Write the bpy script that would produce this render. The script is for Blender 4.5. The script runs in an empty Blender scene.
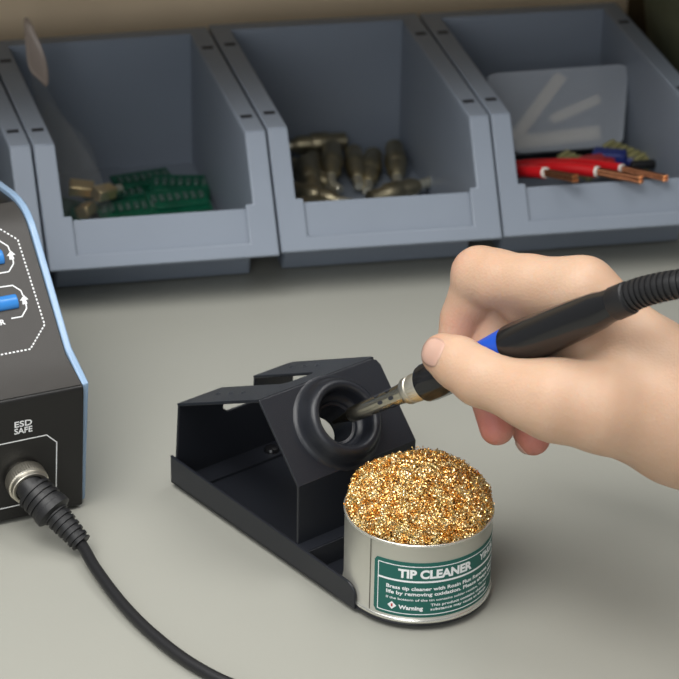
import bpy, bmesh, math, random
import numpy as np
from mathutils import Vector, Matrix, Quaternion

SC = bpy.context.scene
COL = SC.collection
MM = 0.001
# ------------------------------------------------------------------ camera, world, lights, exposure
CAM_R = Vector((0.9741866, -0.2252398, 0.0150818))
CAM_U = Vector((0.0912088, 0.4538408, 0.8864026))
CAM_F = Vector((0.2064979, 0.8621459, -0.4626695))
cam_data = bpy.data.cameras.new('camera')
cam = bpy.data.objects.new('camera', cam_data)
COL.objects.link(cam)
M = Matrix((CAM_R, CAM_U, -CAM_F)).transposed().to_4x4()
M.translation = Vector((-212.92, -1042.52, 517.85)) * MM
cam.matrix_world = M
cam_data.sensor_width = 36.0
cam_data.lens = 2500.0 / 679.0 * 36.0
cam_data.clip_start = 0.01
cam_data.dof.use_dof = True
cam_data.dof.focus_distance = 0.925
cam_data.dof.aperture_fstop = 22.0
SC.camera = cam
SC.view_settings.view_transform = 'Standard'
SC.view_settings.look = 'None'
SC.view_settings.gamma = 1.0
SC.view_settings.use_curve_mapping = False
SC.view_settings.exposure = 0.0

world = bpy.data.worlds.new('world')
SC.world = world
world.use_nodes = True
bg = world.node_tree.nodes['Background']
bg.inputs['Color'].default_value = (0.93, 0.97, 1.0, 1)
bg.inputs['Strength'].default_value = 0.30


def area(name, loc, target, size, power, color=(1, 1, 1), size_y=None, spread=180):
    l = bpy.data.lights.new(name, 'AREA')
    l.shape = 'RECTANGLE'
    l.size = size
    l.size_y = size_y or size
    l.energy = power
    l.color = color
    l.spread = math.radians(spread)
    o = bpy.data.objects.new(name, l)
    COL.objects.link(o)
    o.location = loc
    o.rotation_euler = (Vector(target) - Vector(loc)).to_track_quat('-Z', 'Y').to_euler()
    return o


area('key_softbox', (-0.34, -0.46, 0.72), (-0.16, -0.26, 0.0), 0.60, 2.05, (1.0, 0.985, 0.96), 0.60, 86)
area('overhead_fill', (0.30, -0.22, 0.85), (0.10, -0.36, 0.0), 0.45, 0.62, (1.0, 0.985, 0.96), 0.45, 70)  # added fill that lifts the shadow under the hand
area('front_fill', (-0.55, -1.25, 0.48), (0.0, 0.1, 0.0), 0.6, 3.4, (0.96, 0.98, 1.0))  # added fill for the bin fronts and the back wall

# ------------------------------------------------------------------ materials
MATS = {}


def mat(name, color, rough=0.5, metal=0.0, noise=0.0, nscale=40.0, bump=0.0, bscale=400.0, coat=0.0,
        spec=0.5, alpha=1.0, trans=0.0, ior=1.45, sss=0.0, anis=0.0):
    if name in MATS:
        return MATS[name]
    m = bpy.data.materials.new(name)
    m.use_nodes = True
    nt = m.node_tree
    b = nt.nodes['Principled BSDF']
    b.inputs['Base Color'].default_value = (*color, 1)
    b.inputs['Roughness'].default_value = rough
    b.inputs['Metallic'].default_value = metal
    b.inputs['Specular IOR Level'].default_value = spec
    b.inputs['IOR'].default_value = ior
    b.inputs['Alpha'].default_value = alpha
    b.inputs['Transmission Weight'].default_value = trans
    b.inputs['Coat Weight'].default_value = coat
    b.inputs['Coat Roughness'].default_value = 0.15
    if anis:
        b.inputs['Anisotropic'].default_value = anis
    if sss:
        b.inputs['Subsurface Weight'].default_value = sss
        b.inputs['Subsurface Radius'].default_value = (0.004, 0.0015, 0.0008)
        b.inputs['Subsurface Scale'].default_value = 1.0
    tc = nt.nodes.new('ShaderNodeTexCoord')
    if noise:
        n = nt.nodes.new('ShaderNodeTexNoise')
        n.inputs['Scale'].default_value = nscale
        n.inputs['Detail'].default_value = 4
        nt.links.new(tc.outputs['Object'], n.inputs['Vector'])
        r = nt.nodes.new('ShaderNodeValToRGB')
        r.color_ramp.elements[0].position = 0.3
        r.color_ramp.elements[1].position = 0.7
        r.color_ramp.elements[0].color = (*[c * (1 - noise) for c in color], 1)
        r.color_ramp.elements[1].color = (*[min(1, c * (1 + noise)) for c in color], 1)
        nt.links.new(n.outputs['Fac'], r.inputs['Fac'])
        nt.links.new(r.outputs['Color'], b.inputs['Base Color'])
    if bump:
        n2 = nt.nodes.new('ShaderNodeTexNoise')
        n2.inputs['Scale'].default_value = bscale
        n2.inputs['Detail'].default_value = 3
        nt.links.new(tc.outputs['Object'], n2.inputs['Vector'])
        bp = nt.nodes.new('ShaderNodeBump')
        bp.inputs['Strength'].default_value = bump
        bp.inputs['Distance'].default_value = 0.0004
        nt.links.new(n2.outputs['Fac'], bp.inputs['Height'])
        nt.links.new(bp.outputs['Normal'], b.inputs['Normal'])
    MATS[name] = m
    return m


TABLE = mat('bench_laminate', (0.345, 0.343, 0.302), 0.42, noise=0.03, nscale=6, bump=0.08, bscale=900)
SHELFM = mat('shade_shelf_grey', (0.40, 0.40, 0.38), 0.6)
WALL = mat('wall_beige_paint', (0.86, 0.68, 0.47), 0.7, noise=0.05, nscale=8)
BROWN = mat('brown_board', (0.10, 0.065, 0.028), 0.6, noise=0.1, nscale=10)
OLIVE = mat('olive_fabric', (0.11, 0.115, 0.065), 0.8, noise=0.12, nscale=60, bump=0.2)
PLASTIC = mat('bin_grey_blue_plastic', (0.24, 0.275, 0.33), 0.42, noise=0.02, nscale=30, bump=0.06, bscale=1200)
HOLE_SHADE = mat('hole_shade', (0.02, 0.022, 0.028), 0.7)  # near-black colour standing for the shade inside open holes
STEEL_BLACK = mat('black_powder_coat', (0.013, 0.0145, 0.019), 0.30, bump=0.25, bscale=2600, spec=0.5)
CASE = mat('black_case_metal', (0.010, 0.0095, 0.009), 0.40, bump=0.3, bscale=3000)
PANEL = mat('charcoal_panel', (0.052, 0.048, 0.044), 0.42, bump=0.25, bscale=3000)
BLUE_PLATE = mat('light_blue_paint', (0.28, 0.41, 0.58), 0.28, noise=0.02, coat=0.3)
BTN = mat('blue_button_plastic', (0.035, 0.22, 0.60), 0.25, coat=0.5)
WHITE_INK = mat('white_ink', (0.85, 0.86, 0.86), 0.5)
RUBBER = mat('black_rubber', (0.013, 0.013, 0.014), 0.45, bump=0.15, bscale=1500)
GLOSSY = mat('black_glossy_plastic', (0.008, 0.008, 0.009), 0.2, coat=0.3)
BLUE_RUBBER = mat('blue_rubber', (0.012, 0.085, 0.55), 0.4)
NICKEL = mat('nickel', (0.62, 0.58, 0.49), 0.24, 1.0, noise=0.06, nscale=300)
NUT = mat('brushed_nickel', (0.72, 0.68, 0.58), 0.38, 1.0)
STEEL = mat('tarnished_steel', (0.50, 0.47, 0.38), 0.24, 1.0, noise=0.12, nscale=200)
DARKTIP = mat('dark_tip_metal', (0.12, 0.11, 0.085), 0.35, 1.0)
TIN = mat('tin_silver', (0.62, 0.61, 0.54), 0.36, 0.6, noise=0.02, nscale=80)
TINEDGE = mat('tin_rim_bright', (0.78, 0.77, 0.70), 0.25, 0.85)
GREEN = mat('green_label', (0.012, 0.115, 0.092), 0.5)
RED_INK = mat('red_ink', (0.5, 0.04, 0.03), 0.5)
PCB = mat('green_circuit_board', (0.005, 0.095, 0.05), 0.35, noise=0.25, nscale=250)
SOLDER = mat('grey_component', (0.10, 0.17, 0.145), 0.4, 0.3)
BRONZE = mat('aged_nickel', (0.42, 0.37, 0.25), 0.42, 1.0, noise=0.2, nscale=150)
BRASS = mat('brass', (0.88, 0.68, 0.36), 0.38, 0.9)
PIN = mat('bright_pin', (0.92, 0.87, 0.70), 0.32, 0.9)
REDW = mat('red_insulation', (0.50, 0.008, 0.012), 0.35)
WHITEP = mat('white_plastic', (0.78, 0.74, 0.68), 0.5)
CREAM = mat('cream_plastic', (0.85, 0.74, 0.55), 0.5)
COPPER = mat('copper', (0.75, 0.33, 0.14), 0.28, 1.0, noise=0.15, nscale=400)
DARKCU = mat('dark_copper', (0.24, 0.10, 0.05), 0.35, 0.9, noise=0.2, nscale=400)
TERM_Y = mat('yellow_green_plastic', (0.30, 0.28, 0.12), 0.4)
TERM_R = mat('red_plastic', (0.42, 0.03, 0.03), 0.4)
TERM_B = mat('dark_blue_plastic', (0.02, 0.035, 0.20), 0.4)
BLACKP = mat('black_plastic', (0.012, 0.012, 0.013), 0.4)
NAIL = mat('nail', (0.62, 0.375, 0.29), 0.33, coat=0.25, sss=0.1)


def film(name, color, fac, rough=0.2):
    m = bpy.data.materials.new(name)
    m.use_nodes = True
    nt = m.node_tree
    b = nt.nodes['Principled BSDF']
    b.inputs['Base Color'].default_value = (*color, 1)
    b.inputs['Roughness'].default_value = rough
    b.inputs['Alpha'].default_value = fac
    return m


BAGF = film('clear_bag_film', (0.40, 0.40, 0.38), 0.075, 0.15)
BAGL = film('bag_top_film', (0.45, 0.36, 0.30), 0.7, 0.3)  # reddish, less clear film at the top of the bag
FROST = film('frosted_translucent_plastic', (0.62, 0.67, 0.74), 0.34, 0.35)


def wool_mat():
    m = bpy.data.materials.new('brass_wool_metal')
    m.use_nodes = True
    nt = m.node_tree
    b = nt.nodes['Principled BSDF']
    b.inputs['Metallic'].default_value = 1.0
    b.inputs['Roughness'].default_value = 0.2
    tc = nt.nodes.new('ShaderNodeTexCoord')
    n = nt.nodes.new('ShaderNodeTexNoise')
    n.inputs['Scale'].default_value = 260
    nt.links.new(tc.outputs['Object'], n.inputs['Vector'])
    r = nt.nodes.new('ShaderNodeValToRGB')
    e = r.color_ramp.elements
    e[0].position = 0.35; e[0].color = (0.95, 0.57, 0.17, 1)
    e[1].position = 0.62; e[1].color = (1.0, 0.85, 0.50, 1)
    nt.links.new(n.outputs['Fac'], r.inputs['Fac'])
    nt.links.new(r.outputs['Color'], b.inputs['Base Color'])
    return m


WOOL = wool_mat()


def skin_mat():
    m = bpy.data.materials.new('skin')
    m.use_nodes = True
    nt = m.node_tree
    b = nt.nodes['Principled BSDF']
    b.inputs['Roughness'].default_value = 0.5
    b.inputs['Specular IOR Level'].default_value = 0.42
    b.inputs['Subsurface Weight'].default_value = 0.30
    b.inputs['Subsurface Radius'].default_value = (0.0035, 0.0014, 0.0007)
    b.inputs['Subsurface Scale'].default_value = 1.0
    tc = nt.nodes.new('ShaderNodeTexCoord')
    at = nt.nodes.new('ShaderNodeAttribute')
    at.attribute_name = 'flush'
    n = nt.nodes.new('ShaderNodeTexNoise')
    n.inputs['Scale'].default_value = 45
    n.inputs['Detail'].default_value = 5
    nt.links.new(tc.outputs['Object'], n.inputs['Vector'])
    r = nt.nodes.new('ShaderNodeValToRGB')
    e = r.color_ramp.elements
    e[0].position = 0.35; e[0].color = (0.56, 0.355, 0.235, 1)
    e[1].position = 0.68; e[1].color = (0.61, 0.41, 0.285, 1)
    nt.links.new(n.outputs['Fac'], r.inputs['Fac'])
    mx = nt.nodes.new('ShaderNodeMix')
    mx.data_type = 'RGBA'
    nt.links.new(at.outputs['Fac'], mx.inputs['Factor'])
    nt.links.new(r.outputs['Color'], mx.inputs['A'])
    mx.inputs['B'].default_value = (0.60, 0.21, 0.17, 1)
    nt.links.new(mx.outputs['Result'], b.inputs['Base Color'])
    n2 = nt.nodes.new('ShaderNodeTexVoronoi')
    n2.inputs['Scale'].default_value = 900
    nt.links.new(tc.outputs['Object'], n2.inputs['Vector'])
    bp = nt.nodes.new('ShaderNodeBump')
    bp.inputs['Strength'].default_value = 0.3
    bp.inputs['Distance'].default_value = 0.0003
    nt.links.new(n2.outputs['Distance'], bp.inputs['Height'])
    nt.links.new(bp.outputs['Normal'], b.inputs['Normal'])
    return m


SKIN = skin_mat()


# ------------------------------------------------------------------ mesh helpers (all coordinates in millimetres)
class MB:
    def __init__(self):
        self.v = []
        self.f = []

    def add(self, vs, fs):
        o = len(self.v)
        self.v += [tuple(v) for v in vs]
        self.f += [tuple(i + o for i in f) for f in fs]
        return self

    def box(self, x0, x1, y0, y1, z0, z1, mtx=None):
        vs = [Vector(p) for p in ((x0, y0, z0), (x1, y0, z0), (x1, y1, z0), (x0, y1, z0),
                                  (x0, y0, z1), (x1, y0, z1), (x1, y1, z1), (x0, y1, z1))]
        if mtx is not None:
            vs = [mtx @ v for v in vs]
        return self.add(vs, [(0, 3, 2, 1), (4, 5, 6, 7), (0, 1, 5, 4), (1, 2, 6, 5), (2, 3, 7, 6), (3, 0, 4, 7)])

    def prism(self, poly, a0, a1, fn):
        """poly: 2-D outline; fn(p, q, a) -> 3-D point; extruded from a0 to a1"""
        n = len(poly)
        vs = [fn(p, q, a0) for p, q in poly] + [fn(p, q, a1) for p, q in poly]
        fs = [tuple(range(n))[::-1], tuple(range(n, 2 * n))]
        fs += [(i, (i + 1) % n, n + (i + 1) % n, n + i) for i in range(n)]
        return self.add(vs, fs)

    def lathe(self, prof, seg=48, mtx=None, flute=None, cap=True):
        """prof: list of (r, h) around local z"""
        vs = []
        for k, (r, h) in enumerate(prof):
            for i in range(seg):
                a = 2 * math.pi * i / seg
                rr = r * (flute(a, h) if flute else 1)
                vs.append(Vector((rr * math.cos(a), rr * math.sin(a), h)))
        if mtx is not None:
            vs = [mtx @ v for v in vs]
        fs = []
        for k in range(len(prof) - 1):
            for i in range(seg):
                j = (i + 1) % seg
                fs.append((k * seg + i, k * seg + j, (k + 1) * seg + j, (k + 1) * seg + i))
        if cap:
            fs.append(tuple(range(seg))[::-1])
            fs.append(tuple((len(prof) - 1) * seg + i for i in range(seg)))
        return self.add(vs, fs)

    def tube(self, pts, rad, seg=16):
        pts = [Vector(p) for p in pts]
        rads = rad if isinstance(rad, (list, tuple)) else [rad] * len(pts)
        t = (pts[1] - pts[0]).normalized()
        n = t.orthogonal().normalized()
        vs = []
        for k, p in enumerate(pts):
            if k == 0:
                t2 = t
            elif k == len(pts) - 1:
                t2 = (pts[k] - pts[k - 1]).normalized()
            else:
                t2 = (pts[k + 1] - pts[k - 1]).normalized()
            n = (n - t2 * n.dot(t2)).normalized()
            b = t2.cross(n)
            for i in range(seg):
                a = 2 * math.pi * i / seg
                vs.append(p + (n * math.cos(a) + b * math.sin(a)) * rads[k])
        fs = []
        for k in range(len(pts) - 1):
            for i in range(seg):
                j = (i + 1) % seg
                fs.append((k * seg + i, k * seg + j, (k + 1) * seg + j, (k + 1) * seg + i))
        fs.append(tuple(range(seg))[::-1])
        fs.append(tuple((len(pts) - 1) * seg + i for i in range(seg)))
        return self.add(vs, fs)

    def build(self, name, material, parent=None, bevel=0.0, smooth=True, angle=35, segs=2, loc=None, rotz=0.0):
        me = bpy.data.meshes.new(name)
        me.from_pydata([tuple(Vector(v) * MM) for v in self.v], [], self.f)
        me.validate()
        bm = bmesh.new()
        bm.from_mesh(me)
        bmesh.ops.recalc_face_normals(bm, faces=bm.faces)
        if smooth:
            for f in bm.faces:
                f.smooth = True
            for e in bm.edges:
                if len(e.link_faces) == 2 and e.calc_face_angle(0) > math.radians(angle):
                    e.smooth = False
        bm.to_mesh(me)
        bm.free()
        me.materials.append(material)
        o = bpy.data.objects.new(name, me)
        COL.objects.link(o)
        if parent:
            o.parent = parent
        if loc is not None:
            o.location = Vector(loc) * MM
        o.rotation_euler.z = rotz
        if bevel:
            md = o.modifiers.new('bevel', 'BEVEL')
            md.width = bevel * MM
            md.segments = segs
            md.limit_method = 'ANGLE'
            md.angle_limit = math.radians(30)
            md.harden_normals = False
        return o


def tag(o, label=None, cat=None, group=None, kind=None):
    if label: o['label'] = label
    if cat: o['category'] = cat
    if group: o['group'] = group
    if kind: o['kind'] = kind
    return o


def thing(name, label, cat, loc=(0, 0, 0), rot=None, group=None):
    o = bpy.data.objects.new(name, None)
    o.empty_display_size = 0.01
    COL.objects.link(o)
    o.location = Vector(loc) * MM
    if rot is not None:
        if isinstance(rot, Quaternion):
            o.rotation_mode = 'QUATERNION'
            o.rotation_quaternion = rot
        else:
            o.rotation_euler = rot
    return tag(o, label, cat, group)


def copy_tree(o, parent=None):
    c = o.copy()
    COL.objects.link(c)
    if parent is not None:
        c.parent = parent
    for ch in list(o.children):
        copy_tree(ch, c)
    return c


def catmull(pts, n=10):
    P = [Vector(p) for p in pts]
    P = [P[0] * 2 - P[1]] + P + [P[-1] * 2 - P[-2]]
    out = []
    for i in range(1, len(P) - 2):
        a, b, c, d = P[i - 1:i + 3]
        for k in range(n):
            t = k / n
            out.append(0.5 * ((2 * b) + (c - a) * t + (2 * a - 5 * b + 4 * c - d) * t * t + (3 * b - a - 3 * c + d) * t ** 3))
    out.append(P[-2])
    return out


def text_part(name, body, width, height, fn, material, parent, bold=0.0, depth=0.05, align='l', shear=0.0):
    """lettering: laid out flat, fitted to width x cap height (mm), then placed with fn(u, v, w) -> mm"""
    cu = bpy.data.curves.new(name, 'FONT')
    cu.body = body
    cu.size = 1.0
    cu.offset = bold
    cu.resolution_u = 3
    cu.extrude = 0.01
    cu.shear = shear
    ob = bpy.data.objects.new(name + '_tmp', cu)
    COL.objects.link(ob)
    dg = bpy.context.evaluated_depsgraph_get()
    me = bpy.data.meshes.new_from_object(ob.evaluated_get(dg))
    bpy.data.objects.remove(ob)
    xs = [v.co.x for v in me.vertices]
    x0, x1 = min(xs), max(xs)
    caps = 0.72
    bm = bmesh.new()
    bm.from_mesh(me)
    if width > 5:
        for k in range(2):
            long_e = [e for e in bm.edges if e.calc_length() > 0.12 * (1 if k == 0 else 1)]
            if long_e:
                bmesh.ops.subdivide_edges(bm, edges=long_e, cuts=2)
        bmesh.ops.triangulate(bm, faces=bm.faces)
    for v in bm.verts:
        u = (v.co.x - x0) / (x1 - x0) * width
        if align == 'r':
            u -= width
        v.co = Vector(fn(u, v.co.y / caps * height, depth if v.co.z > 0 else 0.0)) * MM
    bm.to_mesh(me)
    bm.free()
    me.name = name
    me.materials.clear()
    me.materials.append(material)
    o = bpy.data.objects.new(name, me)
    COL.objects.link(o)
    o.parent = parent
    return o


# ------------------------------------------------------------------ setting
bench = MB().box(-620, 620, -900, 176, -26, 0).build('workbench_top', TABLE, bevel=2.0)
bench.name = 'workbench'
tag(bench, 'pale grey green laminate workbench top under everything', 'workbench')
wall = MB().box(-900, 238, 180, 200, -700, 420).build('wall_back', WALL)
tag(wall, kind='structure')
board = MB().box(238, 900, 178, 200, -700, 420).build('wall_back_panel', BROWN)
board.name = 'wall_right'
tag(board, kind='structure')


shelf = MB().box(-760, 600, -38, 180, 182, 200).build('shade_shelf', SHELFM, bevel=1.5)  # unseen shelf, added to shade the insides of the bins
tag(shelf, 'unseen grey shelf board added above the row of storage bins to shade them', 'shelf')

# ------------------------------------------------------------------ storage bins
ZT, YF, ZF = 72.9, -34.75, 24.1


def make_bin(corners, label):
    """corners: front left, front right, back left, back right of the rim (mm); built in place, origin at the front left"""
    FL, FR, BL, BR = [Vector((*c, 0)) for c in corners]
    t = thing('storage_bin', label, 'storage bin', tuple(FL), group='storage bins in a row')
    W = 104.4
    YB0 = -4.0

    def warp(v):
        fx = v[0] / W
        fy = (v[1] - YF) / (133 - YF)
        p = FL.lerp(FR, fx).lerp(BL.lerp(BR, fx), fy) - FL
        return Vector((p.x, p.y, v[2]))
    yz = lambda p, q, a: warp((a, p, q))

    def bx(b, x0, x1, y0, y1, z0, z1):
        b.prism([(y0, z0), (y1, z0), (y1, z1), (y0, z1)], x0, x1, yz)
    b = MB()
    for s in (0, 1):
        def pr(poly, a0, a1):
            if s:
                a0, a1 = W - a1, W - a0
            b.prism(poly, a0, a1, yz)
        wall_poly = [(-4, 0.6), (-8, 25), (-31, 27), (YB0 + 0.8, 71.5), (131, 71.5), (131, 0.6)]
        pr(wall_poly, 7.2, 9.5)
    bx(b, 7.7, W - 7.7, 124, 126.5, 0.6, 71.5)
    bx(b, 7.7, W - 7.7, -4, 126, 0.6, 3)
    b.prism([(-4, 0.6), (-8.5, 25), (-8.5, 28), (-6, 28), (-6, 25), (-1.5, 0.6)], 7.7, W - 7.7, yz)
    b.build('tub', PLASTIC, t, bevel=0.8)
    r = MB()
    YB = -4.0
    rail = [(133, 70.7), (133, ZT), (YB, ZT), (YB + 1.2, 70.7)]
    dy, dz = (YF - YB), (ZF - ZT)
    LS = math.hypot(dy, dz)
    ny, nz = 0.814, -0.58
    for s in (0, 1):
        a0, a1 = (0, 9.5) if not s else (W - 9.5, W)
        r.prism(rail, a0, a1, yz)
        # outer skirt hanging from the rim
        a0, a1 = (0, 1.4) if not s else (W - 1.4, W)
        r.prism([(133, 62), (133, 71.5), (YB + 1, 71.5), (YF + 1.6, ZF + 1), (YF + 8, ZF + 0.3), (6, 62)], a0, a1, yz)
    # U-shaped front frame: two flanges stepped wider at the foot, joined by the bottom bar
    front = [(0, 0), (9.5, 0), (9.5, .575), (13, .575), (13, .885), (W - 13, .885), (W - 13, .575), (W - 9.5, .575), (W - 9.5, 0), (W, 0), (W, 1), (0, 1)]
    r.prism([(p, q) for p, q in front], 0.0, 2.0, lambda p, q, a: warp((p, YB + dy * q + a * ny, ZT + dz * q + a * nz)))
    r.prism([(124.0, 70.7), (133, 70.7), (133, ZT), (124.0, ZT)], 8.5, W - 8.5, yz)
    r.prism([(131.5, 62), (133, 62), (133, 71.5), (131.5, 71.5)], 0.5, W - 0.5, yz)
    r.build('rim', PLASTIC, t, bevel=0.7)
    f = MB()
    f0, f1 = 0.60, 0.95
    f.prism([(YB + dy * f0 + 2.2 * ny, ZT + dz * f0 + 2.2 * nz), (YB + dy * f1 + 2.2 * ny, ZT + dz * f1 + 2.2 * nz), (YB + dy * f1 + 4.4 * ny, ZT + dz * f1 + 4.4 * nz),
             (YB + dy * f0 + 4.4 * ny, ZT + dz * f0 + 4.4 * nz)], 9.0, W - 9.0, yz)
    f.prism([(YF + 1.4, ZF + 0.4), (YF + 3.2, ZF), (-7, 24.0), (-7, 26.5), (YF + 3.4, 26.5)], 0.4, W - 0.4, yz)
    f.build('front_lip', PLASTIC, t, bevel=0.7)
    for s in (0, 1):
        for yy in (14, 104):
            x = 5.0 if not s else W - 5.0
            MB().prism([(-1.9, -0.6), (1.9, -0.6), (1.9, 0.08), (-1.9, 0.08)], -2.7, 2.7, lambda p, q, a: Vector((a, p, q))).build(
                'slot_shade', HOLE_SHADE, t, loc=tuple(warp((x, yy, ZT))))  # dark box on the rim, painted as the shade of an open slot
    return t


make_bin(((-210.5, -31.0), (-106.3, -32.2), (-226.0, 132.0), (-115.8, 132.0)), 'grey blue storage bin cut off by the picture edge behind the soldering station')
make_bin(((-105.2, -32.8), (-0.5, -36.4), (-114.6, 132.5), (-3.2, 132.5)), 'grey blue storage bin holding green circuit boards and a clear bag')
make_bin(((0.8, -33.8), (104.5, -38.6), (-2.0, 135.0), (106.2, 132.0)), 'grey blue storage bin holding metal connector plugs')
make_bin(((105.6, -37.4), (209.6, -41.5), (107.4, 131.5), (212.8, 129.0)), 'grey blue storage bin holding red wires and a translucent box lid')

# ---- contents: circuit boards
def make_pcb(nc=7, w=30, d=20):
    t = thing('circuit_board', 'x', 'circuit board', group='green circuit boards in the bin')
    MB().box(-w / 2, w / 2, -d / 2, d / 2, 0, 1.6).build('board', PCB, t, bevel=0.2)
    for i in range(nc):
        x = -w / 2 + (i + 0.8) * w / (nc + 0.6)
        b = MB().box(-1.1, 1.1, -2.6, 2.6, 0, 1.5)
        b.build('component', SOLDER, t, bevel=0.3, loc=(x, d * 0.12, 1.6))
    MB().box(-w / 2 + 2, w / 2 - 2, -1.2, 1.2, 0, 2.0).build('header_strip', PCB, t, bevel=0.2, loc=(0, -d * 0.33, 1.6))
    return t


p0 = make_pcb()
pcbs = [
    (-42, 98, 5.0, 10, 4, 'green circuit board lying at the back, behind the other boards'),
    (-26, 84, 7.0, -12, 8, 'green circuit board tilted up against the right wall of the bin'),
    (-58, 80, 5.5, 8, -4, 'green circuit board partly under the clear bag'),
    (-31, 60, 10.0, 3, 8, 'front circuit board on the right with a full row of grey components'),
    (-56, 56, 8.5, 3, 8, 'front circuit board in the middle, beside the brass connectors'),
    (-85, 62, 7.0, 70, 8, 'green circuit board in the front left corner under the clear bag')]
for i, (x, y, z, rz, rx, lab) in enumerate(pcbs):
    o = p0 if i == 0 else copy_tree(p0)
    o.location = (x * MM, y * MM, z * MM)
    o.rotation_euler = (math.radians(rx), 0, math.radians(rz))
    o['label'] = lab

# ---- clear bag with brass connectors
def sheet(rows, name, material, parent, thick=0.25):
    me = MB()
    nr, nc = len(rows), len(rows[0])
    vs = [p for r in rows for p in r]
    fs = [(r * nc + c, r * nc + c + 1, (r + 1) * nc + c + 1, (r + 1) * nc + c) for r in range(nr - 1) for c in range(nc - 1)]
    me.add(vs, fs)
    o = me.build(name, material, parent, angle=80)
    m1 = o.modifiers.new('s', 'SUBSURF'); m1.levels = m1.render_levels = 2
    m2 = o.modifiers.new('t', 'SOLIDIFY'); m2.thickness = thick * MM
    return o


bag = thing('plastic_bag', 'clear plastic bag standing up in the bin with brass pieces at its bottom', 'bag')
sheet([[(-99, 99, 99), (-96, 96, 96), (-95, 94, 94)],
       [(-99, 90, 84), (-93, 90, 80), (-88, 88, 76)],
       [(-99, 83, 74), (-93, 83, 70), (-90, 81, 64)]], 'bag_top', BAGL, bag)
sheet([[(-99, 84, 76), (-94, 84, 70), (-90, 82, 65)],
       [(-97, 68, 58), (-92, 66, 54), (-84, 72, 54)],
       [(-95, 54, 42), (-86, 50, 38), (-74, 62, 40)],
       [(-94, 46, 22), (-82, 40, 22), (-66, 52, 22)],
       [(-92, 48, 8), (-80, 42, 8), (-64, 50, 8)]], 'bag_front', BAGF, bag)
sheet([[(-93, 84, 64), (-86, 90, 50), (-76, 92, 40)],
       [(-93, 78, 30), (-82, 84, 30), (-68, 82, 34)],
       [(-92, 72, 8), (-80, 78, 8), (-64, 72, 8)]], 'bag_back', BAGF, bag)


def make_brass():
    t = thing('brass_connector', 'x', 'connector', group='brass pieces in the clear bag')
    MB().box(-6, 6, -3.4, 3.4, 0, 6).build('body', BRASS, t, bevel=0.8)
    MB().lathe([(2.2, 0), (2.2, 5), (1.6, 5.6)], 20, Matrix.Rotation(math.pi / 2, 4, 'Y') @ Matrix.Translation((-3, 0, 6))).build('pin', PIN, t)
    return t


br = make_brass()
for i, (x, y, z, rx, rz, lab) in enumerate([
        (-78, 66, 17, 20, -8, 'brass connector in the clear bag, the one nearer the bin wall'),
        (-68, 60, 16, 10, 35, 'brass connector in the clear bag, the one nearer the circuit boards'),
        (-76, 56, 9, -20, 60, 'small brass connector at the very bottom of the clear bag')]):
    o = br if i == 0 else copy_tree(br)
    o.location = (x * MM, y * MM, z * MM)
    o.rotation_euler = (math.radians(rx), math.radians(8), math.radians(rz))
    o['label'] = lab

# ---- metal plugs
def make_plug():
    t = thing('connector_plug', 'x', 'plug', group='metal plugs in the middle bin')
    mx = Matrix.Rotation(math.pi / 2, 4, 'X')
    MB().lathe([(3.2, 0), (4.2, 0.6), (4.4, 8), (5.0, 9), (5.0, 16), (4.3, 17), (4.3, 22), (3.6, 24), (2.6, 26)], 24, mx,
               flute=lambda a, h: 1 + 0.03 * math.cos(12 * a) if 8 < h < 17 else 1).build('shell', BRONZE, t)
    MB().lathe([(2.3, 25), (2.3, 33), (1.7, 34)], 20, mx).build('pin', PIN, t)
    return t


pl0 = make_plug()
plug_list = [
    (66, 115, 12, -88, 0, 'metal plug lying across the back of the heap, pin pointing sideways'),
    (45, 101, 10, -9, 6, 'metal plug with its pin forward, second from the left wall'),
    (56, 103, 14, -14, 6, 'metal plug in the middle of the heap with a bright square pin'),
    (67, 103, 11, -9, 4, 'metal plug half sunk in the heap right of the middle'),
    (77, 100, 10, -19, 6, 'metal plug near the right end, pin turned toward the middle'),
    (88, 101, 13, -11, 8, 'last upright row plug at the right end with a long bright pin'),
    (33, 96, 9, 28, 0, 'metal plug leaning along the left wall of the bin'),
    (24, 66, 10, 50, 0, 'metal plug in the front left corner, pin toward the middle of the bin'),
    (40, 50, 8.5, -72, 0, 'metal plug lying sideways in front of the heap'),
    (62, 48, 8.5, 108, -4, 'front plug pointing to the right with its pin up'),
    (38, 86, 15, -4, 8, 'metal plug on top of the heap, pin dipping down')]
for i, (x, y, z, rz, rx, lab) in enumerate(plug_list):
    o = pl0 if i == 0 else copy_tree(pl0)
    o.location = (x * MM, y * MM, z * MM)
    o.rotation_euler = (math.radians(rx), 0, math.radians(rz))
    o.scale = (1.12, 1.12, 1.12)
    o['label'] = lab

# ---- translucent lid with cream strips behind it
lid = thing('translucent_box', 'translucent plastic box leaning in the bin behind the red wires', 'box')
def lidp(u, v, w):   # u across, v up the leaning face, w thickness
    a = Vector((139, 60, 22)); ex = Vector((57.5, 0, 0)); ev = Vector((0, 20, 36.5)) / 41.6
    n = Vector((0, -0.877, 0.48))
    sk = -0.30 * 0
    return a + ex * (u / 57.5) + ev * v + n * w + Vector((-(11.0 - 0.0) * v / 41.0 + (u / 57.5) * 18.5 * v / 41.0, 0, 0))
outl = []
Wd, Hd, rr = 57.5, 41.0, 4.5
for cx, cy, a0 in ((Wd - rr, rr, -90), (Wd - rr, Hd - rr, 0), (rr, Hd - rr, 90), (rr, rr, 180)):
    for k in range(6):
        a = math.radians(a0 + k * 18)
        outl.append((cx + rr * math.cos(a), cy + rr * math.sin(a)))
MB().prism(outl, 0, 1.0, lidp).build('front_face', FROST, lid, bevel=0.3)
rimb = MB()
n = len(outl)
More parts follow.
